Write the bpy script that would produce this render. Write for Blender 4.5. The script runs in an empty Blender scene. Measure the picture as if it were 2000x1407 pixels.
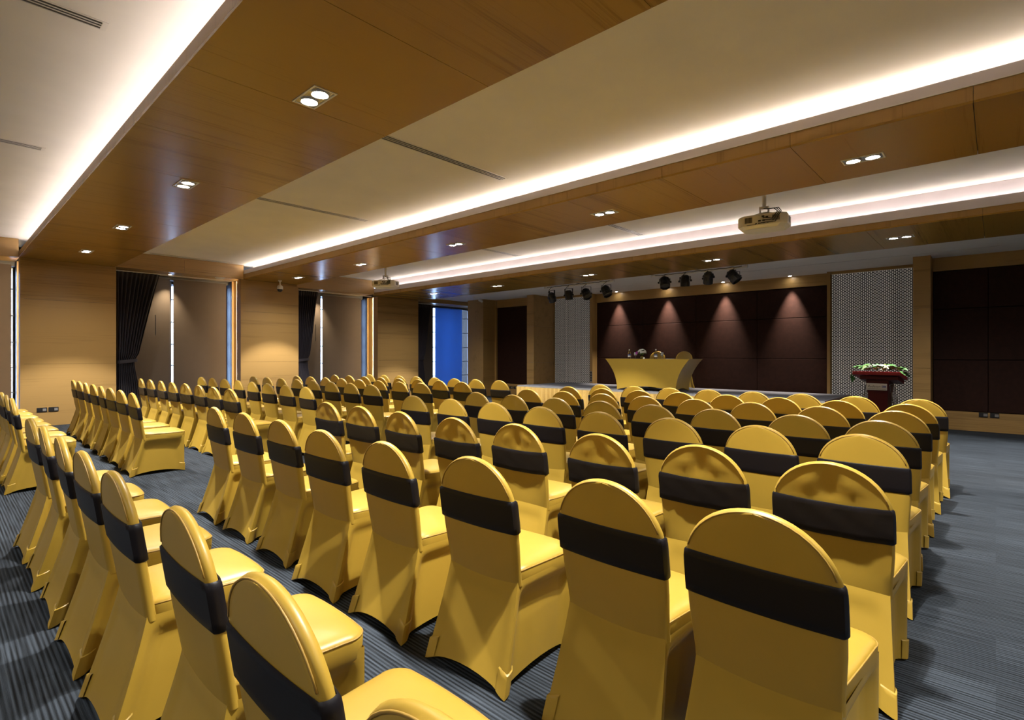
import bpy, bmesh, math, random
from mathutils import Vector, Matrix, Euler
random.seed(7)
S = bpy.context.scene
COL = S.collection
PI = math.pi

# ------------------------------------------------------------------ camera, world, exposure
CAM_H = 1.385
cd = bpy.data.cameras.new('camera'); cam = bpy.data.objects.new('camera', cd); COL.objects.link(cam)
cd.sensor_width = 36.0; cd.lens = 1033.0 * 36.0 / 2000.0; cd.shift_y = -11.5 / 2000.0
cd.clip_start = 0.05; cd.clip_end = 200
cam.location = (0, 0, CAM_H); cam.rotation_euler = (PI / 2, 0, math.radians(42.45))
S.camera = cam
W = bpy.data.worlds.new('daylight'); S.world = W; W.use_nodes = True
bg = W.node_tree.nodes['Background']; bg.inputs[0].default_value = (0.42, 0.62, 1.0, 1); bg.inputs[1].default_value = 8.0
S.view_settings.view_transform = 'Standard'; S.view_settings.look = 'None'
S.view_settings.gamma = 1.0; S.view_settings.use_curve_mapping = False
S.view_settings.exposure = 0.48
S.cycles.max_bounces = 8; S.cycles.diffuse_bounces = 5; S.cycles.glossy_bounces = 4
S.cycles.sample_clamp_indirect = 6.0
DL_W = 520.0        # watts of one downlight lamp
LED_S = 30.0       # emission of the hidden cove strips
SCALLOP_W = 620.0

# ------------------------------------------------------------------ mesh builder
class MB:
    def __init__(s): s.v = []; s.f = []
    def add(s, vs, fs):
        n = len(s.v); s.v += [tuple(p) for p in vs]; s.f += [tuple(i + n for i in f) for f in fs]; return s
    def box(s, x0, x1, y0, y1, z0, z1):
        return s.add([(x0,y0,z0),(x1,y0,z0),(x1,y1,z0),(x0,y1,z0),(x0,y0,z1),(x1,y0,z1),(x1,y1,z1),(x0,y1,z1)],
                     [(3,2,1,0),(4,5,6,7),(0,1,5,4),(1,2,6,5),(2,3,7,6),(3,0,4,7)])
    def grid(s, rows, closed=False):
        n = len(rows[0]); vs = [p for r in rows for p in r]; fs = []
        for i in range(len(rows) - 1):
            for j in range(n if closed else n - 1):
                k = (j + 1) % n
                fs.append((i*n+j, i*n+k, (i+1)*n+k, (i+1)*n+j))
        return s.add(vs, fs)
    def tube(s, path, r, n=8, caps=True):
        P = [Vector(p) for p in path]; rows = []
        up = None
        for i, p in enumerate(P):
            t = (P[min(i+1, len(P)-1)] - P[max(i-1, 0)]).normalized()
            if up is None:
                up = Vector((0,0,1)) if abs(t.z) < 0.9 else Vector((1,0,0))
            a = t.cross(up).normalized(); b = a.cross(t).normalized(); up = b
            rr = r[i] if isinstance(r, (list, tuple)) else r
            rows.append([p + a*rr*math.cos(2*PI*k/n) + b*rr*math.sin(2*PI*k/n) for k in range(n)])
        base = len(s.v); s.grid(rows, True)
        if caps:
            s.f.append(tuple(base + k for k in range(n))); s.f.append(tuple(base + (len(P)-1)*n + k for k in reversed(range(n))))
        return s
    def lathe(s, prof, n=20, c=(0,0,0)):
        rows = [[(c[0]+r*math.cos(2*PI*k/n), c[1]+r*math.sin(2*PI*k/n), c[2]+z) for k in range(n)] for r, z in prof]
        return s.grid(rows, True)
    def disc(s, c, r, n=20, down=True):
        pts = [(c[0]+r*math.cos(2*PI*k/n), c[1]+r*math.sin(2*PI*k/n), c[2]) for k in range(n)]
        return s.add(pts, [tuple(reversed(range(n))) if down else tuple(range(n))])
    def xform(s, M):
        s.v = [tuple(M @ Vector(p)) for p in s.v]; return s

def mesh(name, mb, mat, smooth=False, merge=0.0, sharp=None, bevel=0.0):
    me = bpy.data.meshes.new(name); me.from_pydata(mb.v, [], mb.f)
    b = bmesh.new(); b.from_mesh(me)
    if merge: bmesh.ops.remove_doubles(b, verts=b.verts, dist=merge)
    if bevel: bmesh.ops.bevel(b, geom=list(b.edges), offset=bevel, segments=2, affect='EDGES', profile=0.6)
    bmesh.ops.recalc_face_normals(b, faces=b.faces)
    for f in b.faces: f.smooth = smooth
    b.to_mesh(me); b.free()
    if smooth and sharp: me.set_sharp_from_angle(angle=math.radians(sharp))
    if mat: me.materials.append(mat)
    return me

def obj(name, mb, mat, parent=None, kind=None, **kw):
    me = mb if isinstance(mb, bpy.types.Mesh) else mesh(name, mb, mat, **kw)
    o = bpy.data.objects.new(name, me); COL.objects.link(o)
    if parent: o.parent = parent
    if kind: o['kind'] = kind
    return o
def tag(o, label, cat=None, group=None, kind=None):
    o['label'] = label
    if cat: o['category'] = cat
    if group: o['group'] = group
    if kind: o['kind'] = kind
    return o
def thing(name, label, cat, loc=(0,0,0), rotz=0.0, group=None):
    o = bpy.data.objects.new(name, None); COL.objects.link(o)
    o.empty_display_size = 0.05
    o.location = loc; o.rotation_euler = (0, 0, rotz)
    return tag(o, label, cat, group)
def dup(root, loc, rotz, label, swap=None):
    r = root.copy(); COL.objects.link(r); r.location = loc; r.rotation_euler = (0, 0, rotz); r['label'] = label
    for ch in root.children:
        c = ch.copy(); COL.objects.link(c); c.parent = r
        for g in ch.children:
            d = g.copy(); COL.objects.link(d); d.parent = c
    return r
def sstep(a, b, x):
    t = min(1.0, max(0.0, (x - a) / (b - a))); return t*t*(3 - 2*t)

# ------------------------------------------------------------------ materials
def new_mat(name):
    m = bpy.data.materials.new(name); m.use_nodes = True
    nt = m.node_tree; return m, nt, nt.nodes['Principled BSDF']
def plain(name, col, rough=0.5, metal=0.0, spec=0.5, sheen=0.0, coat=0.0, trans=0.0, emit=None, es=0.0, bump=0.0, bscale=200.0):
    m, nt, p = new_mat(name)
    p.inputs['Base Color'].default_value = (*col, 1); p.inputs['Roughness'].default_value = rough
    p.inputs['Metallic'].default_value = metal; p.inputs['Specular IOR Level'].default_value = spec
    p.inputs['Sheen Weight'].default_value = sheen; p.inputs['Coat Weight'].default_value = coat
    p.inputs['Transmission Weight'].default_value = trans
    if emit: p.inputs['Emission Color'].default_value = (*emit, 1); p.inputs['Emission Strength'].default_value = es
    # a little procedural unevenness on every surface
    tc = nt.nodes.new('ShaderNodeTexCoord'); nz = nt.nodes.new('ShaderNodeTexNoise'); nz.inputs['Scale'].default_value = bscale
    nt.links.new(tc.outputs['Object'], nz.inputs['Vector'])
    if not emit and not trans:
        mx = nt.nodes.new('ShaderNodeMix'); mx.data_type = 'RGBA'
        mx.inputs[6].default_value = (*[c*0.93 for c in col], 1); mx.inputs[7].default_value = (*[min(1, c*1.07) for c in col], 1)
        nt.links.new(nz.outputs['Fac'], mx.inputs[0]); nt.links.new(mx.outputs[2], p.inputs['Base Color'])
    if bump:
        bn = nt.nodes.new('ShaderNodeBump'); bn.inputs['Strength'].default_value = bump; bn.inputs['Distance'].default_value = 0.002
        nt.links.new(nz.outputs['Fac'], bn.inputs['Height']); nt.links.new(bn.outputs['Normal'], p.inputs['Normal'])
    return m
def wood(name, col, axis, rough=0.35, spec=0.5, contrast=0.22):
    m, nt, p = new_mat(name); N = nt.nodes; L = nt.links
    tc = N.new('ShaderNodeTexCoord'); mp = N.new('ShaderNodeMapping')
    sc = {'X': (1.1, 55, 55), 'Y': (55, 1.1, 55), 'Z': (55, 55, 1.1)}[axis]
    mp.inputs['Scale'].default_value = sc; L.new(tc.outputs['Object'], mp.inputs['Vector'])
    oi = N.new('ShaderNodeObjectInfo'); off = N.new('ShaderNodeVectorMath'); off.operation = 'SCALE'
    cmb = N.new('ShaderNodeCombineXYZ'); L.new(oi.outputs['Random'], cmb.inputs[0]); L.new(oi.outputs['Random'], cmb.inputs[1]); L.new(oi.outputs['Random'], cmb.inputs[2])
    L.new(cmb.outputs[0], off.inputs[0]); off.inputs['Scale'].default_value = 40.0; L.new(off.outputs[0], mp.inputs['Location'])
    n1 = N.new('ShaderNodeTexNoise'); n1.inputs['Scale'].default_value = 1.0; n1.inputs['Detail'].default_value = 6.0; n1.inputs['Roughness'].default_value = 0.65
    L.new(mp.outputs[0], n1.inputs['Vector'])
    n2 = N.new('ShaderNodeTexNoise'); n2.inputs['Scale'].default_value = 0.12; n2.inputs['Detail'].default_value = 3.0
    L.new(mp.outputs[0], n2.inputs['Vector'])
    ad = N.new('ShaderNodeMath'); ad.operation = 'ADD'; L.new(n1.outputs['Fac'], ad.inputs[0]); L.new(n2.outputs['Fac'], ad.inputs[1])
    rd = N.new('ShaderNodeMath'); rd.operation = 'MULTIPLY_ADD'; L.new(oi.outputs['Random'], rd.inputs[0]); rd.inputs[1].default_value = 0.12; L.new(ad.outputs[0], rd.inputs[2])
    rp = N.new('ShaderNodeValToRGB'); rp.color_ramp.elements[0].position = 0.7; rp.color_ramp.elements[1].position = 1.35
    d, l = 1 - contrast, 1 + contrast
    rp.color_ramp.elements[0].color = (col[0]*d, col[1]*d*0.97, col[2]*d*0.92, 1); rp.color_ramp.elements[1].color = (col[0]*l, col[1]*l, col[2]*l, 1)
    L.new(rd.outputs[0], rp.inputs[0]); L.new(rp.outputs[0], p.inputs['Base Color'])
    p.inputs['Roughness'].default_value = rough; p.inputs['Specular IOR Level'].default_value = spec
    bn = N.new('ShaderNodeBump'); bn.inputs['Strength'].default_value = 0.08; bn.inputs['Distance'].default_value = 0.001
    L.new(n1.outputs['Fac'], bn.inputs['Height']); L.new(bn.outputs['Normal'], p.inputs['Normal'])
    return m
def cloth(name, col, rough=0.5, sheen=0.3, scale=30.0, bump=0.15, var=0.1, spec=0.4):
    m, nt, p = new_mat(name); N = nt.nodes; L = nt.links
    tc = N.new('ShaderNodeTexCoord'); nz = N.new('ShaderNodeTexNoise'); nz.inputs['Scale'].default_value = scale; nz.inputs['Detail'].default_value = 3
    L.new(tc.outputs['Object'], nz.inputs['Vector'])
    fine = N.new('ShaderNodeTexNoise'); fine.inputs['Scale'].default_value = 900; L.new(tc.outputs['Object'], fine.inputs['Vector'])
    mx = N.new('ShaderNodeMix'); mx.data_type = 'RGBA'
    mx.inputs[6].default_value = (*[c*(1-var) for c in col], 1); mx.inputs[7].default_value = (*[c*(1+var) for c in col], 1)
    L.new(nz.outputs['Fac'], mx.inputs[0]); L.new(mx.outputs[2], p.inputs['Base Color'])
    p.inputs['Roughness'].default_value = rough; p.inputs['Sheen Weight'].default_value = sheen; p.inputs['Sheen Roughness'].default_value = 0.4
    p.inputs['Sheen Tint'].default_value = (*[min(1, c*1.5+0.1) for c in col], 1)
    p.inputs['Specular IOR Level'].default_value = spec
    bn = N.new('ShaderNodeBump'); bn.inputs['Strength'].default_value = bump; bn.inputs['Distance'].default_value = 0.002
    ad = N.new('ShaderNodeMath'); ad.operation = 'MULTIPLY_ADD'; L.new(fine.outputs['Fac'], ad.inputs[0]); ad.inputs[1].default_value = 0.15; L.new(nz.outputs['Fac'], ad.inputs[2])
    L.new(ad.outputs[0], bn.inputs['Height']); L.new(bn.outputs['Normal'], p.inputs['Normal'])
    return m
def carpet():
    m, nt, p = new_mat('carpet'); N = nt.nodes; L = nt.links
    tc = N.new('ShaderNodeTexCoord')
    sp = N.new('ShaderNodeSeparateXYZ'); L.new(tc.outputs['Object'], sp.inputs[0])
    # ribs along X with a period of 21 mm
    mu = N.new('ShaderNodeMath'); mu.operation = 'MULTIPLY'; mu.inputs[1].default_value = 2*PI/0.019; L.new(sp.outputs['Y'], mu.inputs[0])
    sn = N.new('ShaderNodeMath'); sn.operation = 'SINE'; L.new(mu.outputs[0], sn.inputs[0])
    # broken streaks along the ribs
    mp = N.new('ShaderNodeMapping'); mp.inputs['Scale'].default_value = (2.2, 85, 1); L.new(tc.outputs['Object'], mp.inputs['Vector'])
    st = N.new('ShaderNodeTexNoise'); st.inputs['Scale'].default_value = 1; st.inputs['Detail'].default_value = 3; L.new(mp.outputs[0], st.inputs['Vector'])
    # carpet tiles
    br = N.new('ShaderNodeTexBrick'); br.inputs['Scale'].default_value = 1.0; br.inputs['Brick Width'].default_value = 1.0; br.inputs['Row Height'].default_value = 0.25
    br.inputs['Mortar Size'].default_value = 0.0; br.inputs['Color1'].default_value = (0.8,0.8,0.8,1); br.inputs['Color2'].default_value = (1.15,1.15,1.15,1)
    L.new(tc.outputs['Object'], br.inputs['Vector'])
    gr = N.new('ShaderNodeTexNoise'); gr.inputs['Scale'].default_value = 260; gr.inputs['Detail'].default_value = 2; L.new(tc.outputs['Object'], gr.inputs['Vector'])
    a = N.new('ShaderNodeMath'); a.operation = 'MULTIPLY_ADD'; L.new(sn.outputs[0], a.inputs[0]); a.inputs[1].default_value = 0.17; L.new(st.outputs['Fac'], a.inputs[2])
    b = N.new('ShaderNodeMath'); b.operation = 'MULTIPLY_ADD'; L.new(gr.outputs['Fac'], b.inputs[0]); b.inputs[1].default_value = 0.3; L.new(a.outputs[0], b.inputs[2])
    rp = N.new('ShaderNodeValToRGB'); rp.color_ramp.elements[0].position = 0.42; rp.color_ramp.elements[1].position = 0.92
    rp.color_ramp.elements[0].color = (0.005, 0.006, 0.0075, 1); rp.color_ramp.elements[1].color = (0.050, 0.062, 0.078, 1)
    L.new(b.outputs[0], rp.inputs[0])
    mx = N.new('ShaderNodeMix'); mx.data_type = 'RGBA'; mx.blend_type = 'MULTIPLY'; mx.inputs[0].default_value = 1.0
    L.new(rp.outputs[0], mx.inputs[6]); L.new(br.outputs['Color'], mx.inputs[7]); L.new(mx.outputs[2], p.inputs['Base Color'])
    p.inputs['Roughness'].default_value = 0.9; p.inputs['Specular IOR Level'].default_value = 0.15
    bn = N.new('ShaderNodeBump'); bn.inputs['Strength'].default_value = 0.7; bn.inputs['Distance'].default_value = 0.006
    L.new(b.outputs[0], bn.inputs['Height']); L.new(bn.outputs['Normal'], p.inputs['Normal'])
    return m

VEN = (0.310, 0.188, 0.064)
M = {}
M['wood_y'] = wood('veneer_grain_across', VEN, 'Y', 0.34)
M['wood_x'] = wood('veneer_grain_along', VEN, 'X', 0.38)
M['wood_z'] = wood('veneer_grain_upright', VEN, 'Z', 0.38)
M['wood_soffit'] = wood('veneer_soffit', (0.290, 0.163, 0.032), 'Y', 0.27, 0.5)
M['core'] = plain('dark_core', (0.02, 0.014, 0.01), 0.8)
M['ceiling'] = plain('ceiling_paint', (0.78, 0.745, 0.69), 0.9, spec=0.2, bscale=2.0)
M['lip'] = plain('white_cove_lip', (0.62, 0.58, 0.61), 0.7, spec=0.3, bscale=3.0)
M['carpet'] = carpet()
M['dark_panel'] = cloth('brown_wall_fabric', (0.027, 0.0100, 0.0065), 0.65, 0.0, 14.0, 0.4, 0.35, 0.15)
M['gold'] = cloth('gold_spandex', (0.372, 0.236, 0.030), 0.40, 0.08, 9.0, 0.10, 0.05, 0.38)
M['gold_seam'] = cloth('gold_seam', (0.30, 0.18, 0.03), 0.5, 0.2, 60.0, 0.1, 0.1)
M['sash'] = cloth('black_spandex', (0.006, 0.005, 0.0065), 0.44, 0.03, 12.0, 0.06, 0.1, 0.22)
M['satin'] = cloth('gold_satin', (0.62, 0.40, 0.12), 0.32, 0.2, 25.0, 0.25, 0.1, 0.6)
M['stage_carpet'] = cloth('grey_stage_carpet', (0.115, 0.118, 0.135), 0.85, 0.1, 60.0, 0.4, 0.15, 0.2)
M['blind'] = cloth('brown_blind', (0.105, 0.082, 0.066), 0.75, 0.1, 6.0, 0.05, 0.06, 0.2)
M['curtain'] = cloth('black_curtain', (0.028, 0.024, 0.032), 0.55, 0.5, 20.0, 0.1, 0.1, 0.4)
M['black'] = plain('black_plastic', (0.012, 0.012, 0.013), 0.4)
M['black_metal'] = plain('black_metal', (0.016, 0.016, 0.018), 0.32, spec=0.6)
M['chrome'] = plain('chrome', (0.75, 0.75, 0.76), 0.22, metal=1.0)
M['steel'] = plain('galvanised_pipe', (0.85, 0.83, 0.79), 0.35, metal=0.0)
M['white'] = plain('white_plastic', (0.72, 0.69, 0.64), 0.45)
M['offwhite'] = plain('projector_shell', (0.82, 0.79, 0.72), 0.4)
M['grey'] = plain('grey_plastic', (0.22, 0.21, 0.20), 0.5)
M['glossy_white'] = plain('back_painted_glass', (0.72, 0.69, 0.67), 0.10, spec=0.8, coat=0.6, bscale=5)
M['glow_glass'] = plain('white_glass_added_glow', (0.72, 0.69, 0.66), 0.10, spec=0.8, coat=0.6, emit=(1.0, 0.94, 0.86), es=0.10)  # faint glow added to the screen panels, which the room lamps hardly reach
M['lattice'] = plain('black_lattice', (0.006, 0.005, 0.005), 0.5)
M['stemware'] = plain('stemware_glass', (.85, .88, .92), 0.05, trans=.72, spec=.8)
M['lens'] = plain('lamp_lens', (1, 1, 1), 0.3, emit=(1.0, 0.96, 0.90), es=40.0)
M['led'] = plain('led_strip', (1, 1, 1), 0.3, emit=(1.0, 0.88, 0.72), es=LED_S)
M['led_soft'] = plain('led_strip_soft', (1, 1, 1), 0.3, emit=(1.0, 0.90, 0.80), es=LED_S*.5)
M['led_warm'] = plain('warm_led_strip', (1, 1, 1), 0.3, emit=(1.0, 0.78, 0.48), es=38.0)
M['glass'] = plain('clear_glass', (1, 1, 1), 0.02, trans=1.0)
M['red'] = plain('red_lacquer', (0.19, 0.008, 0.014), 0.3, spec=0.3, coat=0.1)
M['dark_red'] = plain('dark_red_lacquer', (0.045, 0.003, 0.005), 0.35, spec=0.2, coat=0.0)
M['leaf'] = plain('leaf_green', (0.055, 0.17, 0.035), 0.5, bscale=40)
M['leaf_light'] = plain('light_leaf_green', (0.22, 0.36, 0.08), 0.5, bscale=40)
M['petal'] = plain('white_petal', (0.50, 0.50, 0.45), 0.6, bscale=60)
M['orchid'] = plain('purple_petal', (0.30, 0.02, 0.32), 0.6)
M['plate_metal'] = plain('brushed_plate', (0.50, 0.50, 0.50), 0.35, metal=0.6)
M['blue'] = plain('blue_print', (0.01, 0.03, 0.18), 0.5)
M['ink'] = plain('black_print', (0.01, 0.01, 0.012), 0.5)
M['paper'] = plain('white_paper', (0.75, 0.74, 0.72), 0.8)
M['bottle'] = plain('clear_bottle', (0.92, 0.96, 1.0), 0.05, trans=1.0)
M['jamb'] = plain('dark_jamb', (0.020, 0.020, 0.028), 0.5)
M['frame_alu'] = plain('window_frame', (0.16, 0.16, 0.17), 0.5)

def root_struct(name, label):
    o = bpy.data.objects.new(name, None); COL.objects.link(o); o.empty_display_size = 0.1
    o['kind'] = 'structure'; o['label'] = label; return o

# ------------------------------------------------------------------ room shell
XW = -13.5; XR = 4.6; YB = -4.6; ZC = 3.54; ZF = 3.18
BEAMS = [(-2.95, -1.48, 3.20), (1.07, 2.54, 3.20), (5.07, 6.40, 3.20), (8.72, 10.42, 3.09)]
o = obj('floor', MB().box(-14.9, XR+0.2, YB-0.2, 13.9, -0.08, 0.0), M['carpet'], kind='structure'); o['label'] = 'dark blue grey ribbed carpet floor'
o = obj('ceiling', MB().box(-14.9, XR+0.2, YB-0.2, 10.40, ZC, ZC+0.1).box(-14.9, XR+0.2, 10.40, 13.9, ZF, ZC+0.1), M['ceiling'], kind='structure'); o['label'] = 'plain white ceiling bays between the wooden beams'
rw = root_struct('wall_right', 'plain wooden wall on the right side of the hall')
for i in range(12):
    y0 = YB + i*1.52; obj('panel', MB().box(XR, XR+0.03, y0+.002, min(13.2, y0+1.518), 0, ZC), M['wood_y'], rw)
obj('backing', MB().box(XR+0.03, XR+0.12, YB-.1, 13.9, -0.05, ZC+.1), M['core'], rw)
rb = root_struct('wall_rear', 'plain wooden wall behind the seating')
for i in range(12):
    x0 = -13.5 + i*1.52; obj('panel', MB().box(x0+.002, min(XR, x0+1.518), YB-.03, YB, 0, ZC), M['wood_x'], rb)
obj('backing', MB().box(-14.9, XR+.1, YB-.12, YB-.03, -0.05, ZC+.1), M['core'], rb)

# ---- beams
names = ['farthest back behind the seating', 'first beam, above the nearest rows', 'second beam, across the middle of the hall', 'third beam, beside the stage lighting bars']
for bi, (y0, y1, z) in enumerate(BEAMS):
    t = root_struct('trim_%d' % (bi+1), 'wood clad ceiling beam, ' + names[bi])
    zf = z + (0.11 if bi < 2 else (0.125 if bi == 2 else 0.10))       # top of the wooden fascia
    zl = zf + (0.0 if bi < 2 else (0.095 if bi == 2 else 0.125))                               # top of the white lip
    obj('core', MB().box(XW+.01, XR-.01, y0+0.24, y1-0.02, z+0.03, ZC-.002), M['core'], t)
    obj('trough', MB().box(XW+.01, XR-.01, y0+0.02, y0+0.24, zl-0.055, zl-0.04).box(XW+.01, XR-.01, y0+0.225, y0+0.24, zl-.035, ZC-.002), M['lip'], t)
    p = 1.21; x = -3.75 - p*8
    xs = [XW]
    x = -3.75 - 8*p
    while x < XR:
        if x > XW + .3: xs.append(x)
        x += p
    xs.append(XR)
    for a, b in zip(xs[:-1], xs[1:]):
        obj('soffit_panel', MB().box(a+.002, b-.002, y0, y1, z, z+.02), M['wood_soffit'], t)
        obj('fascia_board', MB().box(a+.0015, b-.0015, y0, y0+.018, z+.0205, zf), M['wood_z'], t)
        obj('side_board', MB().box(a+.0015, b-.0015, y1-.018, y1, z+.0205, ZC-.003 if bi < 3 else ZF+.05), M['wood_z'], t)
    if zl > zf:
        obj('cove_lip', MB().box(XW+.01, XR-.01, y0+.004, y0+.016, zf+.003, zl), M['lip'], t)
        obj('edge_trim', MB().box(XW+.01, XR-.01, y0-.008, y0+.016, zf+.0005, zf+.006), M['white'], t)
    ly = y0 + (0.12 if bi < 2 else 0.17)
    obj('led_strip', MB().box(XW+.05, XR-.05, ly-.012, ly+.012, zl-.032, zl-.022), M['led'] if bi == 2 else M['led_soft'], t)

# ---- window wall: pillars, reveals, fascia, windows
XG = -14.45; XB = -14.28
PILL = [(1.09, 2.56, 3.2), (5.02, 6.46, 3.2), (8.87, 10.36, 3.09)]
wl = root_struct('wall_left', 'window wall with three wood panelled pillars between dark blinds')
for (ya, yb, zt) in PILL:
    obj('core', MB().box(-14.5, XW-.02, ya+.065, yb-.02, 0, zt+.2), M['core'], wl)
    for z0, z1 in ((0, 1.195), (1.195, 2.43), (2.43, zt)):
        obj('panel', MB().box(XW-.02, XW, ya, yb, z0+.002, z1-.002), M['wood_y'], wl)
    # side reveal that faces the camera, with a lit niche
    obj('reveal_board', MB().box(-13.745, XW-.021, ya, ya+.06, 0, zt), M['wood_z'], wl)
    obj('niche_board', MB().box(-14.06, -13.745, ya+.045, ya+.06, 0, zt), M['wood_z'], wl)
    obj('reveal_board', MB().box(-14.10, -14.06, ya, ya+.06, 0, zt), M['wood_z'], wl)
    obj('jamb_board', MB().box(XG, -14.10, ya+.006, ya+.06, 0, zt), M['jamb'], wl)
    obj('led_strip', MB().box(-13.757, -13.746, ya+.004, ya+.03, 0.02, zt-.02), M['led_warm'], wl)
    obj('reveal_board', MB().box(XG, XW-.02, yb-.018, yb, 0, zt), M['wood_z'], wl)
# fascia above the windows
for a, b, zb in ((YB, -2.95, 3.2), (-1.48, 1.07, 3.2), (2.54, 5.07, 3.2), (6.40, 8.72, 3.13), (10.42, 13.38, 3.05)):
    n = max(1, round((b-a)/1.3)); zt = ZC-.002 if a < 10 else ZF-.002
    for i in range(n):
        p0 = a + (b-a)*i/n; p1 = a + (b-a)*(i+1)/n
        obj('fascia_board', MB().box(XW+.02, XW+.045, p0+.0015, p1-.0015, zb, zt), M['wood_y'], wl)
    obj('recess_soffit', MB().box(-14.55, XW+.02, a-.4, b+.02, zb+.012, zb+.03), M['wood_y'], wl)
obj('sill_wall', MB().box(-14.55, -14.40, YB, 13.4, 0, 0.10), M['core'], wl)
obj('wall_end', MB().box(-14.5, -13.5, YB, -1.2, 0, 3.2), M['wood_y'], wl)
# pier at the end of the window wall
obj('end_pier', MB().box(-13.10, -12.36, 12.12, 12.72, 0, ZF), M['wood_y'], wl)
obj('end_return', MB().box(-14.5, -12.9, 13.40, 13.455, 0, ZF), M['wood_z'], wl)

# windows (frame, bars, glass)
for wi, (ya, yb) in enumerate(((-1.2, 1.09), (2.56, 5.02), (6.46, 8.87), (10.36, 13.40))):
    w = root_struct('window_%d' % (wi+1), 'tall window behind brown roller blinds, %s' % ['at the left edge', 'left of the three', 'middle of the three', 'right of the three, glowing blue'][wi])
    f = MB(); n = 4
    for k in range(n+1):
        yy = ya + (yb-ya)*k/n
        f.box(XG-.05, XG, yy-.02, yy+.02, .1, 3.2)
    if wi < 3: f.box(XG-.05, XG, yb-(.05 if wi == 2 else .03), yb, .1, 3.2)
    obj('head_board', MB().box(XG-.06, XB-.03, ya, yb, 2.98 if wi == 3 else (3.05 if wi == 2 else 3.12), 3.3), M['frame_alu'], w)
    obj('outer_lintel', MB().box(XG-.5, XG-.06, ya-.3, yb+.3, 3.05, 3.6), M['core'], w)
    obj('frame', f, M['frame_alu'], w)
    for zz in (0.1, .62, 1.12, 1.62, 2.15, 2.68, 3.14):
        obj('glazing_bar', MB().box(XG-.04, XG+.01, ya, yb, zz-.012, zz+.012), M['frame_alu'], w)
    for k in range(n):
        obj('pane', MB().box(XG-.028, XG-.022, ya+(yb-ya)*k/n, ya+(yb-ya)*(k+1)/n, .1, 3.2), M['glass'], w)

# ---- front wall
wf = root_struct('wall_front', 'front wall with dark brown fabric panels framed in wood')
YS = 13.4
def dark_panels(xs, zs, y, th=0.04):
    for a, b in zip(xs[:-1], xs[1:]):
        for z0, z1 in zip(zs[:-1], zs[1:]):
            obj('fabric_panel', mesh('fabric_panel', MB().box(a+.004, b-.004, y, y+th, z0+.006, z1-.006), M['dark_panel'], bevel=0.004), None, wf)
dark_panels([-8.81, -7.285, -5.765, -4.245, -2.72], [0.3, 1.28, 2.22, 2.92], YS)
obj('stage_header', MB().box(-8.9, -2.66, YS-.02, YS+.04, 2.92, ZF), M['wood_x'], wf)
for a, b in ((-8.90, -8.81), (-2.72, -2.66)):
    obj('frame_post', MB().box(a, b, 13.16, YS+.05, 0, ZF), M['wood_z'], wf)
# right bay
dark_panels([-0.87, -0.10, 1.42, 2.94, 4.6], [0.345, 1.28, 2.22, 2.925], 12.65)
for a, b in ((-0.87, 1.42), (1.42, 2.94), (2.94, 4.6)):
    obj('dado_board', MB().box(a+.0015, b-.0015, 12.63, 12.69, 0, 0.34), M['wood_x'], wf)
    obj('header_board', MB().box(a+.0015, b-.0015, 12.63, 12.69, 2.93, ZF), M['wood_x'], wf)
# left bay
dark_panels([-12.30, -10.56], [0.43, 2.92], 12.72)
obj('dado_board', MB().box(-12.34, -10.54, 12.68, 12.76, 0, .42), M['wood_x'], wf)
obj('header_board', MB().box(-12.34, -10.54, 12.68, 12.76, 2.925, ZF), M['wood_x'], wf)
obj('frame_post', MB().box(-12.36, -12.30, 12.66, 12.76, 0, ZF), M['wood_z'], wf)
# columns either side of the stage
for a, b in ((-10.545, -10.27), (-1.13, -0.872)):
    for z0, z1 in ((0, 1.13), (1.13, 2.23), (2.23, ZF)):
        obj('column_board', MB().box(a, b, 12.2, 13.25, z0+.0015, z1-.0015), M['wood_x'], wf)
obj('backing', MB().box(-14.9, XR+.1, 13.46, 13.6, -.05, ZC), M['core'], wf)
obj('backing', MB().box(-12.9, -10.4, 12.78, 12.9, -.05, ZC).box(-1.0, XR+.1, 12.71, 12.8, -.05, ZC), M['core'], wf)
obj('screen_header', MB().box(-10.27, -8.90, 13.19, 13.27, 3.12, ZF).box(-2.66, -1.13, 13.19, 13.27, 3.12, ZF), M['wood_x'], wf)

# ---- lattice screens
def lattice_screen(x0, x1, z0, z1, label):
    t = thing('lattice_screen', label, 'screen', ((x0+x1)/2, 13.2, 0), group='lattice screens beside the stage')
    w = (x1-x0)/2
    obj('back_panel', MB().box(-w, w, .0125, .03, z0, z1), M['glow_glass'], t)
    m = MB(); p = 0.0335; n = int(2*w/p); pv = .055; bar = .0135; br = .0175
    for i in range(n+1):
        x = -w + i*p; m.box(x-bar/2, x+bar/2, .008, .012, z0, z1)
    rows = int((z1-z0)/pv)
    for i in range(n):
        xa = -w + i*p + bar/2; xb = xa + p - bar
        for k in range(rows+1):
            z = z0 + (k + (.5 if i % 2 else 0))*pv
            if z + br < z1:
                b = len(m.v)
                m.add([(xa,.0085,z),(xb,.0085,z),(xb,.0085,z+br),(xa,.0085,z+br),(xa,.012,z),(xb,.012,z),(xb,.012,z+br),(xa,.012,z+br)], [(0,1,2,3),(0,4,5,1),(3,2,6,7)])
    obj('lattice', m, M['lattice'], t, kind='stuff')
    obj('frame', MB().box(-w-.012, -w, -.01, .03, z0, z1).box(w, w+.012, -.01, .03, z0, z1), M['wood_z'], t)
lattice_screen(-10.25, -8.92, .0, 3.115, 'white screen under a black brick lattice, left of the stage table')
lattice_screen(-2.64, -1.15, .0, 3.115, 'white screen under a black brick lattice, behind the red lectern')

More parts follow.
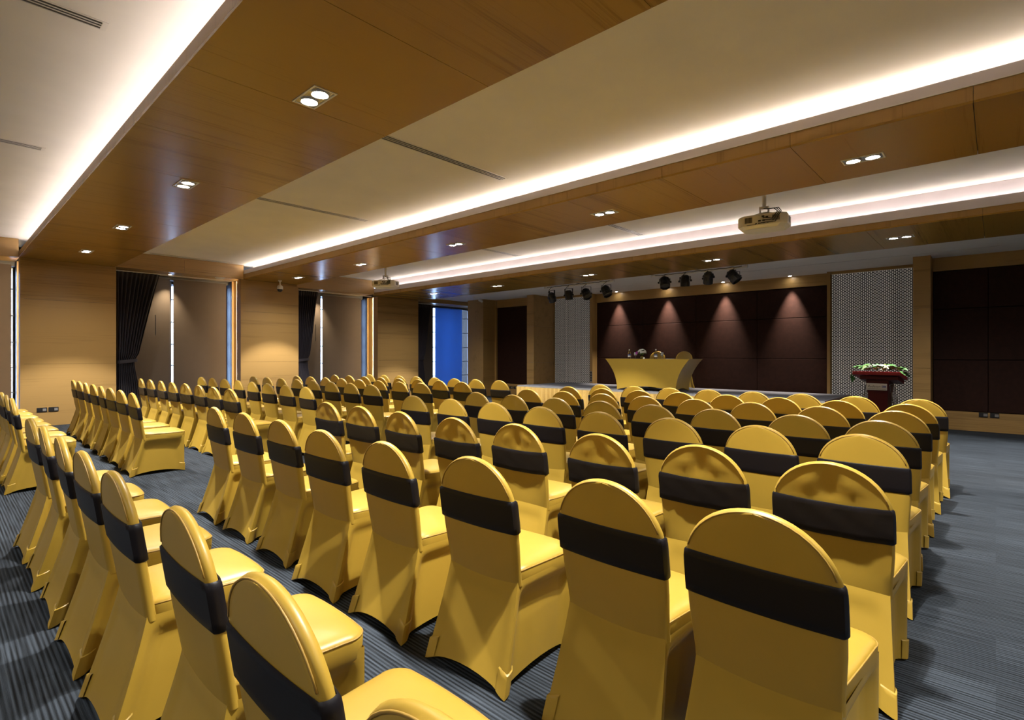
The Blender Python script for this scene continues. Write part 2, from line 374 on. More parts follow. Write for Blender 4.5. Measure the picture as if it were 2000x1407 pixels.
# ------------------------------------------------------------------ ceiling slot vents
def vent(x0, x1, y0, y1, z, label, along='Y', slots=3):
    t = thing('slot_vent', label, 'vent', ((x0+x1)/2, (y0+y1)/2, z), group='slot vents in the ceiling')
    w, l = (x1-x0)/2, (y1-y0)/2; e = .012 if w > .03 else .006
    obj('frame', MB().box(-w, w, -l, -l+.03, -.006, 0).box(-w, w, l-.03, l, -.006, 0).box(-w, -w+e, -l+.03, l-.03, -.006, 0).box(w-e, w, -l+.03, l-.03, -.006, 0), M['white'], t)
    obj('duct', MB().box(-w+e, w-e, -l+.03, l-.03, -.002, -.001), M['black'], t)
    if w < l:
        n = slots
        for k in range(1, n):
            x = -w+e + 2*(w-e)*k/n
            obj('slat', MB().box(x-.004, x+.004, -l+.03, l-.03, -.006, -.002), M['white'], t)
vent(-4.53, -4.41, 2.56, 4.75, ZC, 'long dark slot vent in the middle ceiling bay, nearer of the two')
vent(-7.56, -7.44, 2.56, 4.75, ZC, 'long dark slot vent in the middle ceiling bay, farther of the two')
vent(-13.33, -13.23, 3.11, 4.79, ZC, 'thin slot vent along the fascia over the left window', slots=2)
vent(-4.38, -4.26, -1.22, 0.77, ZC, 'slot vent at the top left corner of the ceiling')
vent(-7.44, -7.32, -1.22, 0.79, ZC, 'slot vent at the left edge, below the corner vent')
vent(-4.79, -4.67, 7.03, 8.66, ZC, 'slot vent beyond the second beam, right of two')
vent(-7.80, -7.67, 7.03, 8.66, ZC, 'slot vent beyond the second beam, left of two')
vent(-13.33, -13.23, 7.03, 8.66, ZC, 'thin slot vent along the fascia over the middle window', slots=2)
vent(-4.14, 0.05, 11.88, 11.93, ZF, 'thin pale slot vent across the ceiling before the right lattice screen')
vent(-10.2, -6.96, 12.22, 12.27, ZF, 'thin pale slot vent across the ceiling before the left lattice screen')

# ------------------------------------------------------------------ downlights
def spot(loc, power, size, blend, col=(1.0, .965, .91), r=.04, rot=(0, 0, 0), parent=None):
    l = bpy.data.lights.new('downlight_lamp', 'SPOT'); l.energy = power; l.spot_size = math.radians(size); l.spot_blend = blend
    l.color = col; l.shadow_soft_size = r
    o = bpy.data.objects.new('lamp', l); COL.objects.link(o); o.location = loc; o.rotation_euler = rot
    if parent: o.parent = parent
    return o
def downlight(x, y, z, label):
    t = thing('downlight', label, 'downlight', (x, y, z), group='twin downlights in the beams')
    hw, hd = .165, .085
    m = MB(); m.box(-hw, hw, -hd, -hd+.012, -.006, 0).box(-hw, hw, hd-.012, hd, -.006, 0).box(-hw, -hw+.012, -hd+.012, hd-.012, -.006, 0).box(hw-.012, hw, -hd+.012, hd-.012, -.006, 0)
    obj('frame', m, M['white'], t)
    obj('tray', MB().box(-hw+.012, hw-.012, -hd+.012, hd-.012, -.002, 0), M['chrome'], t)
    for s in (-1, 1):
        rg = obj('lamp_ring', MB().lathe([(.064, -.002), (.064, -.010), (.056, -.012), (.054, -.004)], 20, (s*.077, 0, 0)), M['chrome'], t, smooth=True, sharp=40)
        obj('lens', MB().disc((s*.077, 0, -.006), .054, 20), M['lens'], rg)
        spot((s*.077, 0, -.02), DL_W*(1.0 if s < 0 else .27), 84 if s < 0 else 150, 0.30 if s < 0 else .8, parent=t)
ords = ['first', 'second', 'third', 'fourth', 'fifth', 'sixth', 'seventh', 'eighth']
def dls(xs, y, z, beam, vis):
    for k, x in enumerate(xs):
        n = k - vis
        lab = ('twin downlight %s from the right under the %s wooden beam' % (ords[n], beam)) if n >= 0 else ('twin downlight outside the view on the right under the %s wooden beam, %s' % (beam, ords[-n-1]))
        downlight(x, y, z, lab)
dls([2.1, -0.72, -3.55, -6.38, -9.21, -11.83], 1.815, 3.20, 'nearest', 2)
dls([1.95, -0.91, -3.71, -6.58, -9.45, -12.17], 5.82, 3.20, 'second', 1)
dls([1.7, -1.03, -3.78, -6.46, -9.19, -11.68], 9.5, 3.09, 'third', 1)
dls([2.1, -0.72, -3.55, -6.38, -9.21, -11.83], -2.2, 3.20, 'rearmost', 6)
for k, x in enumerate((-8.05, -6.53, -5.0, -3.48)):
    t = thing('scallop_light', 'small recessed light at the wall over the stage, %s from left' % ords[k], 'downlight', (x, 13.245, ZF), group='wall washing lights over the stage')
    rg = obj('lamp_ring', MB().lathe([(.05, 0), (.05, -.006), (.04, -.008), (.038, -.002)], 20), M['white'], t, smooth=True, sharp=40)
    obj('lens', MB().disc((0, 0, -.004), .038, 16), M['lens'], rg)
    spot((0, 0, -.012), SCALLOP_W, 50, 1.0, (1.0, .87, .74), .02, (0, 0, 0), t)

for k, (x, y, z, nm) in enumerate(((-13.98, 3.66, 3.212, 'left'), (-13.98, 7.35, 3.142, 'middle'))):
    t = thing('window_downlight', 'small recessed light shining down the blinds of the %s window' % nm, 'downlight', (x, y, z), group='lights over the window blinds')
    rg = obj('lamp_ring', MB().lathe([(.045, 0), (.045, -.006), (.036, -.008), (.034, -.002)], 20), M['white'], t, smooth=True, sharp=40)
    obj('lens', MB().disc((0, 0, -.004), .034, 16), M['lens'], rg)
    spot((0, 0, -.012), 150, 66, 1.0, (1.0, .80, .52), .02, (0, math.radians(14), 0), t)

# ------------------------------------------------------------------ stage
t = thing('stage', 'low grey carpeted stage with pleated gold satin skirt', 'stage', (0, 0, 0))
SX0, SX1, SY0, SY1, SZ = -9.77, -2.30, 10.9, 13.15, .52
obj('deck', MB().box(SX0+.02, SX1, SY0+.02, SY1, SZ-.05, SZ), M['stage_carpet'], t)
obj('edge_strip', MB().box(SX0, SX1+.01, SY0, SY0+.02, SZ-.03, SZ+.004).box(SX0, SX0+.02, SY0+.02, SY1, SZ-.03, SZ+.004), M['plate_metal'], t)
obj('side_panel', MB().box(SX1, SX1+.02, SY0+.02, SY1, .0, SZ+.002), M['dark_red'], t)
obj('undercroft', MB().box(SX0+.1, SX1-.02, SY0+.1, SY1, 0.0, SZ-.05), M['core'], t)
def pleats(path_len, to_pt, name):
    n = int(path_len/.013); rows = []
    ph = 0; phs = []; amp = []
    for i in range(n+1):
        ph += random.uniform(.5, 1.1)*.72; phs.append(ph); amp.append(random.uniform(.6, 1.2))
    for k in range(7):
        q = k/6; z = SZ - .028 - (SZ-.04)*q; row = []
        for i in range(n+1):
            d = (.022 + .034*q)*math.sin(phs[i] + .4*q*math.sin(i*.21))*amp[i]
            row.append(to_pt(path_len*i/n, d, z))
        rows.append(row)
    return obj(name, MB().grid(rows), M['satin'], t, smooth=True)
sk = pleats(SX1-SX0, lambda s, d, z: (SX0+s, SY0-.012-d*.6-.012, z), 'front_skirt')
pleats(SY1-SY0, lambda s, d, z: (SX0-.024-d*.6, SY0+s, z), 'side_skirt')

# ------------------------------------------------------------------ banquet chairs
def hw(z):
    if z < .735: return .201 + .011*sstep(.42, .62, z)
    q = (z-.735)/.195; return .212*math.sqrt(max(0.0, 1-q*q))
def yr(z): return .075*max(0, (.93-z)/.51)**1.1
ZB = [.405, .44, .48, .53, .58, .635, .68, .71, .735]
AA = [8, 16, 24, 32, 40, 48, 56, 64, 71, 77, 82, 86, 89]
ZROWS = ZB + [.735 + .195*math.sin(math.radians(a)) for a in AA]
def rear_off(u, z, dim):
    if not dim: return -.006*(1-u*u)
    q = sstep(.93, .84, z)*sstep(.40, .55, z)
    o = .015*(1-u*u)*q
    for c in (-.42, .40): o -= .010*math.exp(-((u-c)/.26)**2 - ((z-.845)/.035)**2)
    o += .006*math.exp(-((u-.02)/.2)**2 - ((z-.82)/.04)**2)
    o += .0025*math.sin(17*u + 40*z)*math.exp(-((z-.60)/.05)**2)
    return o
US = [-1 + 2*i/14 for i in range(15)]
def outline():
    pts = []
    for z in ZROWS:
        if z <= .735: n = (1.0, 0.0)
        else:
            x = hw(z); dz = z-.735; n = Vector((x/.212**2, dz/.195**2)).normalized(); n = (n[0], n[1])
        pts.append((hw(z), z, n))
    return pts
def backrest_mesh(dim):
    m = MB(); th = .031
    rear = [[(u*hw(z), yr(z)+rear_off(u, z, dim), z) for u in US] for z in ZROWS]
    front = [[(u*hw(z), yr(z)+th+.013*math.sqrt(max(0, 1-u*u))*sstep(.935, .80, z), z) for u in US] for z in ZROWS]
    m.grid(rear); m.grid(front)
    o = outline(); full = [(-x, z, (-n[0], n[1])) for x, z, n in o] + [(x, z, n) for x, z, n in reversed(o)]
    rows = []
    for j in range(5):
        b = .009*math.sin(PI*j/4); rows.append([(x+n[0]*b, yr(z)+th*j/4, z+n[1]*b) for x, z, n in full])
    m.grid(rows)
    m.add([rear[-1][0], rear[-1][-1], front[-1][-1], front[-1][0]], [(0, 1, 2, 3)])
    return mesh('backrest', m, M['gold'], smooth=True, merge=.0006, sharp=55)
def back_piping_mesh():
    o = [q for q in outline() if q[1] > .772]
    full = [(-x, yr(z)-.0005, z) for x, z, n in o] + [(x, yr(z)-.0005, z) for x, z, n in reversed(o)]
    return mesh('piping', MB().tube(full, .0028, 5), M['gold_seam'], smooth=True)
def seat_outline():
    pts = []
    def side(sx):
        return [(sx*.196, .098), (sx*.201, .16), (sx*.210, .26), (sx*.218, .36), (sx*.223, .43)]
    L_ = side(-1); R_ = side(1)
    def arc(cx, cy, r, a0, a1, n=6): return [(cx+r*math.cos(math.radians(a0+(a1-a0)*k/n)), cy+r*math.sin(math.radians(a0+(a1-a0)*k/n))) for k in range(n+1)]
    pts += R_ + arc(.163, .445, .062, 0, 90)
    pts += [(.10, .512), (.03, .514), (-.03, .514), (-.10, .512)]
    pts += arc(-.163, .445, .062, 90, 180) + list(reversed(L_))
    pts += [(-.10, .097), (0, .097), (.10, .097)]
    return pts
SO = seat_outline()
def seat_ring(z, k):
    return [(x*k, .285+(y-.285)*k, z) for x, y in SO]
def seat_mesh():
    rings = [(.388, .975), (.397, .992), (.425, 1.0), (.450, 1.004), (.462, .995), (.470, .965), (.477, .90), (.483, .76), (.488, .52), (.490, .2)]
    m = MB().grid([seat_ring(z, k) for z, k in rings], True)
    n = len(SO); b = len(m.v) - n; m.f.append(tuple(b+i for i in range(n)))
    return mesh('seat', m, M['gold'], smooth=True)
def seat_piping_mesh():
    r = seat_ring(.4615, .998); i0 = len(SO)-3
    return mesh('piping', MB().tube(r[:i0], .0028, 5), M['gold_seam'], smooth=True)
TOPC = [(-.203, .076), (.203, .076), (.222, .488), (-.222, .488)]
BOTC = [(-.234, -.048), (.234, -.048), (.219, .490), (-.219, .490)]
IN = [.010, .036, .030, .036]; HEM = [.050, .036, .045, .036]
NIN = [(0, 1), (-1, 0), (0, -1), (1, 0)]
def skirt_pt(k, s, tt, out=0.0):
    a, b = TOPC[k], TOPC[(k+1) % 4]; c, d = BOTC[k], BOTC[(k+1) % 4]
    e = tt**1.12
    x0, y0 = a[0]+(b[0]-a[0])*s, a[1]+(b[1]-a[1])*s; x1, y1 = c[0]+(d[0]-c[0])*s, c[1]+(d[1]-c[1])*s
    x, y = x0+(x1-x0)*e, y0+(y1-y0)*e
    hem = HEM[k]*(1-abs(2*s-1)**2.2)
    z = .425*(1-tt) + (hem+.002)*tt
    pl = sstep(.04, .15, s)*sstep(.04, .15, 1-s)*sstep(.06, .24, tt)
    i = IN[k]*pl - out; nx, ny = NIN[k]
    return (x+nx*i, y+ny*i, z)
SS = [0, .03, .07, .11, .16, .22, .32, .44, .56, .68, .78, .84, .89, .93, .97, 1.0]
TT = [0, .05, .1, .16, .22, .28, .36, .46, .58, .7, .82, .92, 1.0]
def skirt_mesh():
    rows = []
    for tt in TT: rows.append([skirt_pt(k, s, tt) for k in range(4) for s in SS[:-1]])
    low = rows[-1]; rows.append([(x*.985, .23+(y-.23)*.985, z+.004) for x, y, z in low])
    return mesh('skirt', MB().grid(rows, True), M['gold'], smooth=True, sharp=50)
def pocket_mesh(k):
    m = MB(); rows = []
    for tt, out in ((.79, .0015), (.80, .007), (.84, .0065), (.92, .006), (.995, .005)):
        r = [skirt_pt((k-1) % 4, s, tt, out) for s in (.90, .94, .975)]
        a = skirt_pt((k-1) % 4, 1.0, tt, out); b = skirt_pt(k, 0.0, tt, out)
        r += [((a[0]+b[0])/2 + (a[0]-skirt_pt(k,0,tt)[0])*.5 + (b[0]-skirt_pt(k,0,tt)[0])*.5, (a[1]+b[1])/2 + (a[1]-skirt_pt(k,0,tt)[1])*.5+(b[1]-skirt_pt(k,0,tt)[1])*.5, a[2])]
        r += [skirt_pt(k, s, tt, out) for s in (.025, .06, .10)]
        rows.append(r)
    m.grid(rows)
    return mesh('foot_pocket', m, M['gold'], smooth=True, sharp=45)
def sash_mesh(dim):
    m = MB(); rows = []
    zs = [.634, .640, .665, .695, .725, .752, .770, .776]
    for i, z in enumerate(zs):
        e = .0065 if 0 < i < len(zs)-1 else .0015
        w = hw(z) + e + .004; r = []
        zz = lambda u: z - (.010*(1-u*u) if dim else .003*(1-u*u))
        for u in [-1+2*q/12 for q in range(13)]:
            off = (.007*(1-u*u) - .0075 + .0022*math.sin(9*u+60*z)) if dim else (-.006*(1-u*u) - .0055)
            if i in (0, len(zs)-1): off += .004
            r.append((u*w*.985, yr(z)+off, zz(u)))
        for q in (.25, .5, .75): r.append((w+.003*math.sin(PI*q), yr(z)+.031*q, zz(1)))
        for u in [1-2*q/12 for q in range(13)]:
            r.append((u*w*.985, yr(z)+.031+.013*math.sqrt(max(0, 1-u*u))*sstep(.935, .80, z)+e, z))
        for q in (.75, .5, .25): r.append((-w-.003*math.sin(PI*q), yr(z)+.031*q, zz(-1)))
        rows.append(r)
    m.grid(rows, True)
    return mesh('sash', m, M['sash'], smooth=True, sharp=60)
G_CH = 'gold covered banquet chairs in rows'
PIP_B, PIP_S, SEAT, SKIRT = back_piping_mesh(), seat_piping_mesh(), seat_mesh(), skirt_mesh()
POCK = [pocket_mesh(k) for k in range(4)]
def make_chair(dim, nosash=False):
    t = thing('banquet_chair', '', 'chair', (0, 0, 0), 0, G_CH)
    b = obj('backrest', backrest_mesh(dim), None, t); obj('piping', PIP_B, None, b)
    s = obj('seat', SEAT, None, t); obj('piping', PIP_S, None, s)
    obj('skirt', SKIRT, None, t)
    if not nosash: obj('sash', sash_mesh(dim), None, t)
    for k in range(4): obj('foot_pocket', POCK[k], None, t)
    return t
PROTO = [make_chair(False), make_chair(True)]; used = [False, False]
RIGHT = [
    [(-0.5, 0.406), (-1.082, 0.435), (-1.757, 0.469), (-2.487, 0.447), (-3.114, 0.447), (-3.743, 0.447), (-4.36, 0.442), (-4.954, 0.438)],
    [(-0.509, 1.575), (-1.026, 1.597), (-1.682, 1.572), (-2.313, 1.543), (-2.943, 1.535), (-3.606, 1.58), (-4.249, 1.585), (-4.882, 1.588)],
    [(-0.512, 2.493), (-1.074, 2.532), (-1.644, 2.506), (-2.276, 2.512), (-2.821, 2.462), (-3.429, 2.442), (-4.046, 2.463), (-4.619, 2.465)],
    [(-0.556, 3.48), (-1.1, 3.48), (-1.682, 3.48), (-2.271, 3.48), (-2.86, 3.48), (-3.429, 3.48), (-4.023, 3.48), (-4.643, 3.48)],
    [(-0.58, 4.29), (-1.088, 4.29), (-1.696, 4.29), (-2.24, 4.29), (-2.786, 4.29), (-3.331, 4.29), (-3.926, 4.29), (-4.504, 4.29)],
    [(-0.582, 5.12), (-1.109, 5.12), (-1.673, 5.12), (-2.215, 5.12), (-2.77, 5.12), (-3.304, 5.12), (-3.851, 5.12), (-4.42, 5.12)],
    [(-0.586, 5.89), (-1.124, 5.89), (-1.65, 5.89), (-2.183, 5.89), (-2.736, 5.89), (-3.261, 5.89), (-3.793, 5.89), (-4.343, 5.89)],
    [(-0.562, 6.6), (-1.1, 6.6), (-1.617, 6.6), (-2.141, 6.6), (-2.679, 6.6), (-3.201, 6.6), (-3.736, 6.6), (-4.288, 6.6)]]
LEFT = [
    [(-7.4, 0.52), (-8.01, 0.52), (-8.62, 0.52), (-9.23, 0.52), (-9.84, 0.52), (-10.45, 0.52), (-11.06, 0.52), (-11.67, 0.52)],
    [(-7.373, 1.532), (-8.055, 1.554), (-8.671, 1.561), (-9.284, 1.57), (-9.901, 1.581), (-10.524, 1.588), (-11.174, 1.605), (-11.761, 1.611)],
    [(-7.3, 2.565), (-7.896, 2.562), (-8.504, 2.571), (-9.11, 2.566), (-9.688, 2.546), (-10.326, 2.552), (-10.965, 2.548), (-11.577, 2.549)],
    [(-6.954, 3.413), (-7.603, 3.428), (-8.258, 3.446), (-8.887, 3.463), (-9.59, 3.504), (-10.251, 3.516), (-10.855, 3.511), (-11.495, 3.525)],
    [(-6.774, 4.322), (-7.355, 4.328), (-7.937, 4.321), (-8.585, 4.342), (-9.182, 4.341), (-9.826, 4.35), (-10.448, 4.348), (-11.086, 4.35)],
    [(-6.604, 5.104), (-7.152, 5.089), (-7.749, 5.093), (-8.34, 5.078), (-8.921, 5.07), (-9.482, 5.049), (-10.06, 5.041), (-10.652, 5.043)],
    [(-6.354, 5.733), (-6.949, 5.762), (-7.555, 5.781), (-8.146, 5.792), (-8.752, 5.806), (-9.319, 5.797), (-9.965, 5.836), (-10.572, 5.847)],
    [(-6.245, 6.491), (-6.821, 6.486), (-7.37, 6.467), (-7.973, 6.493), (-8.579, 6.517), (-9.118, 6.496), (-9.69, 6.503), (-10.267, 6.517)]]
rown = ['nearest row', 'second row', 'third row', 'fourth row', 'fifth row', 'sixth row', 'seventh row', 'front row']
rng = random.Random(3)
for side, blk in (('right', RIGHT), ('left', LEFT)):
    for r, row in enumerate(blk):
        for k, (x, y) in enumerate(row):
            dim = 1 if r in (2, 6) else 0
            if side == 'right' and r == 4 and k in (4, 6): dim = 1
            if side == 'left' and r == 0: dim = 1
            lab = 'gold covered chair with black sash, %s from right in the %s, %s block' % (ords[k], rown[r], side)
            a = math.radians(rng.uniform(-2.2, 2.2)); loc = (x, y, 0)
            if not used[dim]:
                used[dim] = True; c = PROTO[dim]; c.location = loc; c.rotation_euler = (0, 0, a); c['label'] = lab
            else: dup(PROTO[dim], loc, a, lab)
c3 = make_chair(False, True); c3.location = (-6.557, 12.86, SZ); c3.rotation_euler = (0, 0, PI); c3['label'] = 'gold covered chair behind the stage table, left of two'
c3['group'] = 'chairs on the stage'
dup(c3, (-5.825, 12.86, SZ), PI, 'gold covered chair behind the stage table, right of two')

# ------------------------------------------------------------------ stage table and what stands on it
TB = (-6.075, 11.62, SZ+.002)
t = thing('conference_table', 'long table under a stretched gold cover on the stage', 'table', TB)
HW, HD, TH = 1.083, .36, .75
def tw(q): return .76 + .323*(1-q)**2.2
def td(q): return .345 + .015*(1-q)
rows = []
for i in range(13):
    q = i/12; r = []
    for s in [k/20 for k in range(20)]: r.append((-tw(q)+2*tw(q)*s, -td(q), TH*(1-q) + q*(.10*(1-abs(2*s-1)**2.0)+.004)))
    for s in [k/8 for k in range(8)]: r.append((tw(q) - (.02*math.sin(PI*s)*q), -td(q)+2*td(q)*s, TH*(1-q) + q*(.07*(1-abs(2*s-1)**2.0)+.004)))
    for s in [k/20 for k in range(20)]: r.append((tw(q)-2*tw(q)*s, td(q), TH*(1-q) + q*(.10*(1-abs(2*s-1)**2.0)+.004)))
    for s in [k/8 for k in range(8)]: r.append((-tw(q) + (.02*math.sin(PI*s)*q), td(q)-2*td(q)*s, TH*(1-q) + q*(.07*(1-abs(2*s-1)**2.0)+.004)))
    rows.append(r)
m = MB().grid(rows, True); n = len(rows[0]); m.f.append(tuple(range(n)))
obj('table_cover', m, M['gold'], t, smooth=True, sharp=45)
for sx in (-.5, .5):
    for sy in (-.22, .22): obj('leg', MB().box(sx-.05, sx+.05, sy-.015, sy+.015, 0, .70), M['plate_metal'], t)
TZ = SZ + TH
def bottle(x, y, lab):
    b = thing('water_bottle', lab, 'bottle', (x, y, TZ), 0, 'water bottles on the stage table')
    obj('body', MB().lathe([(0, .001), (.036, .002), (.038, .02), (.038, .13), (.030, .16), (.015, .195), (.013, .215), (0, .216)], 18), M['bottle'], b, smooth=True)
    obj('label', MB().lathe([(.0388, .045), (.0388, .11)], 18), M['paper'], b, smooth=True)
    obj('label_band', MB().lathe([(.0391, .082), (.0391, .108)], 18), M['blue'], b, smooth=True)
    obj('cap', MB().lathe([(.0145, .205), (.0155, .207), (.0155, .232), (0, .234)], 16), M['white'], b, smooth=True, sharp=40)
def goblet(x, y, lab):
    b = thing('wine_glass', lab, 'glass', (x, y, TZ), 0, 'stemmed glasses on the stage table')
    obj('bowl', MB().lathe([(.004, .062), (.025, .075), (.037, .100), (.037, .13), (.031, .158), (.0295, .158), (.035, .13), (.035, .10), (.022, .079), (0, .07)], 20), M['stemware'], b, smooth=True)
    obj('stem', MB().lathe([(.004, .006), (.0035, .035), (.004, .064)], 12), M['stemware'], b, smooth=True)
    obj('foot', MB().lathe([(0, 0.0005), (.032, .001), (.032, .003), (.004, .008), (0, .008)], 20), M['stemware'], b, smooth=True)
bottle(-6.68, 11.6, 'water bottle with blue label at left on the stage table')
bottle(-5.97, 11.6, 'water bottle with blue label right of the flowers')
goblet(-6.51, 11.6, 'stemmed water glass left of the flowers on the table')
goblet(-5.81, 11.6, 'stemmed water glass at right on the stage table')
def flower_mesh(name, mat, n=6, r=.028):
    m = MB()
    for k in range(n):
        a = 2*PI*k/n
        d = Vector((math.cos(a), math.sin(a), 0)); e = Vector((-d.y, d.x, 0)); up = Vector((0, 0, 1))
        p = [d*.2*r, d*.65*r+e*.34*r+up*.22*r, d*1.05*r+up*.15*r, d*.65*r-e*.34*r+up*.22*r]
        q = [v - up*.09*r for v in p]
        m.add(p+q, [(0,1,2,3),(7,6,5,4),(0,4,5,1),(1,5,6,2),(2,6,7,3),(3,7,4,0)])
    m.lathe([(.24*r, -.02*r), (.26*r, .2*r), (.12*r, .36*r), (0.001, .38*r)], 8)
    return mesh(name, m, mat, smooth=True, sharp=40)
def leaf_mesh(mat, l=.09, w=.03):
    m = MB(); rows = []
    for k in range(6):
        q = k/5; ww = w*math.sin(PI*min(.97, max(.04, q**.8))); zz = .018*math.sin(PI*q)
        rows.append([(-ww, l*q, zz+.006), (0, l*q, zz), (ww, l*q, zz+.006)])
    b = [[(x, y, z-.0015) for x, y, z in r] for r in rows]
    m.grid(rows); m.grid(b)
    for a, c in ((0, 0), (2, 2)): m.grid([[r[a] for r in rows], [r[c] for r in b]])
    return mesh('leaf', m, mat, smooth=True)
PET, ORC = flower_mesh('blossom', M['petal']), flower_mesh('blossom', M['orchid'], 5, .026)
LF1, LF2 = leaf_mesh(M['leaf']), leaf_mesh(M['leaf_light'], .075, .024)
t = thing('flower_vase', 'small vase of white blossoms with one purple orchid on the table', 'flowers', (-6.31, 11.55, TZ))
obj('vase', MB().lathe([(0, .001), (.04, .002), (.048, .04), (.046, .09), (.043, .09), (.045, .04), (.03, .01), (0, .008)], 20), M['glass'], t, smooth=True)
for k in range(5): obj('stem', MB().tube([(.01*math.cos(k), .01*math.sin(k), .012), (.03*math.cos(k*1.3), .03*math.sin(k*1.3), .09), (.05*math.cos(k*1.3), .05*math.sin(k*1.3), .15)], .003, 5), M['leaf'], t)
rf = random.Random(5)
for k in range(26):
    ct = rf.uniform(-.1, 1); a = k*2.4; R_ = .085; st = math.sqrt(max(0, 1-ct*ct))
    d = Vector((st*math.cos(a), st*math.sin(a), ct)); f = obj('blossom', PET, None, t)
    f.location = Vector((0, 0, .155)) + Vector((d.x*R_*1.15, d.y*R_, d.z*R_*.9)); f.rotation_euler = d.to_track_quat('Z', 'Y').to_euler(); f.scale = (1.1, 1.1, 1.1)
for k in range(3):
    f = obj('blossom', ORC, None, t); f.location = (-.10-.02*(k == 1), -.06, .12+.018*k); f.rotation_euler = (PI/2, 0, -.5+.4*k); f['label'] = 'purple orchid blossom'
for k in range(9):
    f = obj('leaf', LF1 if k % 2 else LF2, None, t); f.location = (.03*math.cos(k), .03*math.sin(k), .10); f.rotation_euler = (.3, 0, k*.7)
b = thing('place_card', 'small white card standing beside the flower vase', 'card', (-6.22, 11.47, TZ))
obj('card_face', MB().add([(-.02,0,0),(.02,0,0),(.02,.015,.04),(-.02,.015,.04),(-.02,.03,0),(.02,.03,0)], [(0,1,2,3),(3,2,5,4),(0,4,5,1),(0,3,4),(1,5,2)]), M['paper'], b)
b = thing('notepad', 'white notepad lying flat at right end of stage table', 'notepad', (-5.56, 11.5, TZ), .2)
obj('pad', MB().box(-.075, .075, -.105, .105, 0, .008), M['paper'], b); obj('binding', MB().box(-.075, .075, .095, .107, .0, .0095), M['grey'], b)
b = thing('pen', 'dark pen lying across the white notepad', 'pen', (-5.56, 11.47, TZ+.0085), .9)
obj('barrel', MB().tube([(-.06, 0, .005), (.06, 0, .005)], .0045, 8), M['ink'], b); obj('clip', MB().box(.03, .06, -.0015, .0015, .009, .0105), M['chrome'], b)

# ------------------------------------------------------------------ lectern
LX, LY = -1.30, 9.72
t = thing('lectern', 'red wooden lectern with hotel plate beside the stage', 'lectern', (LX, LY, 0), math.radians(-4))
def slab(x0, x1, y0, y1, z00, z01, th):
    return MB().add([(x0,y0,z00),(x1,y0,z00),(x1,y1,z01),(x0,y1,z01),(x0,y0,z00+th),(x1,y0,z00+th),(x1,y1,z01+th),(x0,y1,z01+th)],
                    [(3,2,1,0),(4,5,6,7),(0,1,5,4),(1,2,6,5),(2,3,7,6),(3,0,4,7)])
obj('desk_top', slab(-.30, .30, -.27, .24, 1.075, .985, .05), M['red'], t, bevel=.006)
obj('desk_moulding', slab(-.215, .265, -.22, .21, 1.005, .93, .055), M['dark_red'], t, bevel=.008)
obj('column_head', MB().add([(-.13,-.15,.80),(.13,-.15,.80),(.13,.12,.80),(-.13,.12,.80),(-.145,-.17,1.0),(.145,-.17,1.0),(.145,.14,.96),(-.145,.14,.96)],
    [(3,2,1,0),(4,5,6,7),(0,1,5,4),(1,2,6,5),(2,3,7,6),(3,0,4,7)]), M['dark_red'], t, bevel=.004)
obj('front_panel', MB().add([(-.115,-.15,.05),(.125,-.15,.05),(.125,.08,.05),(-.115,.08,.05),(-.125,-.15,.82),(.125,-.15,.82),(.125,.10,.82),(-.125,.10,.82)],
    [(3,2,1,0),(4,5,6,7),(0,1,5,4),(1,2,6,5),(2,3,7,6),(3,0,4,7)]), M['dark_red'], t, bevel=.004)
obj('base', MB().box(-.26, .26, -.22, .22, 0, .05), M['dark_red'], t, bevel=.006)
for sx in (-1, 1):
    path = [(sx*(.20+.03*math.sin(q*PI)-.05*q), -.10, .05+.88*q) for q in [k/12 for k in range(13)]]
    rows = [[(x-.006, -.14, z), (x+.006, -.14, z), (x+.006, .14, z), (x-.006, .14, z)] for x, y, z in path]
    obj('acrylic_side', MB().grid(rows, True), M['glass'], t, smooth=True, sharp=40)['label'] = 'clear curved acrylic side'
pl = obj('name_plate', MB().box(-.135, .125, -.186, -.176, .845, .945), M['plate_metal'], t, bevel=.003)
pl['label'] = 'silver plate with black lettering'
def text(body, size, loc, mat, parent, shear=0.0, rot=(PI/2, 0, 0), name='lettering'):
    c = bpy.data.curves.new(name, 'FONT'); c.body = body; c.size = size; c.shear = shear; c.extrude = .0008; c.align_x = 'LEFT'
    o = bpy.data.objects.new(name, c); COL.objects.link(o); o.location = loc; o.rotation_euler = rot; o.parent = parent
    c.materials.append(mat)
    me = bpy.data.meshes.new_from_object(o); bpy.data.objects.remove(o)
    o = bpy.data.objects.new(name, me); COL.objects.link(o); o.location = loc; o.rotation_euler = rot; o.parent = parent
    return o
text('Radisson', .046, (-.122, -.1875, .885), M['ink'], pl, .35)
obj('logo_block', MB().box(.060, .112, -.1885, -.185, .885, .915), M['blue'], pl)
text('BLU', .026, (.063, -.1892, .890), M['plate_metal'], pl)
obj('plate_line', MB().box(-.120, .112, -.188, -.1855, .862, .866), M['ink'], pl)
t = thing('flower_arrangement', 'spread of white flowers and green leaves lying on the lectern', 'flowers', (LX, LY-.07, 1.108), math.radians(-4))
for k in range(60):
    a = rf.uniform(0, 2*PI); rx = rf.uniform(.05, .26)
    f = obj('leaf', LF1 if k % 3 else LF2, None, t)
    f.location = (rx*math.cos(a)*1.0, .10*math.sin(a), .012+.055*(1-rx/.3)+rf.uniform(0, .03)); f.rotation_euler = (rf.uniform(-.1, .5), rf.uniform(-.4, .4), a-PI/2+rf.uniform(-.5, .5)); f.scale = (1.25,)*3
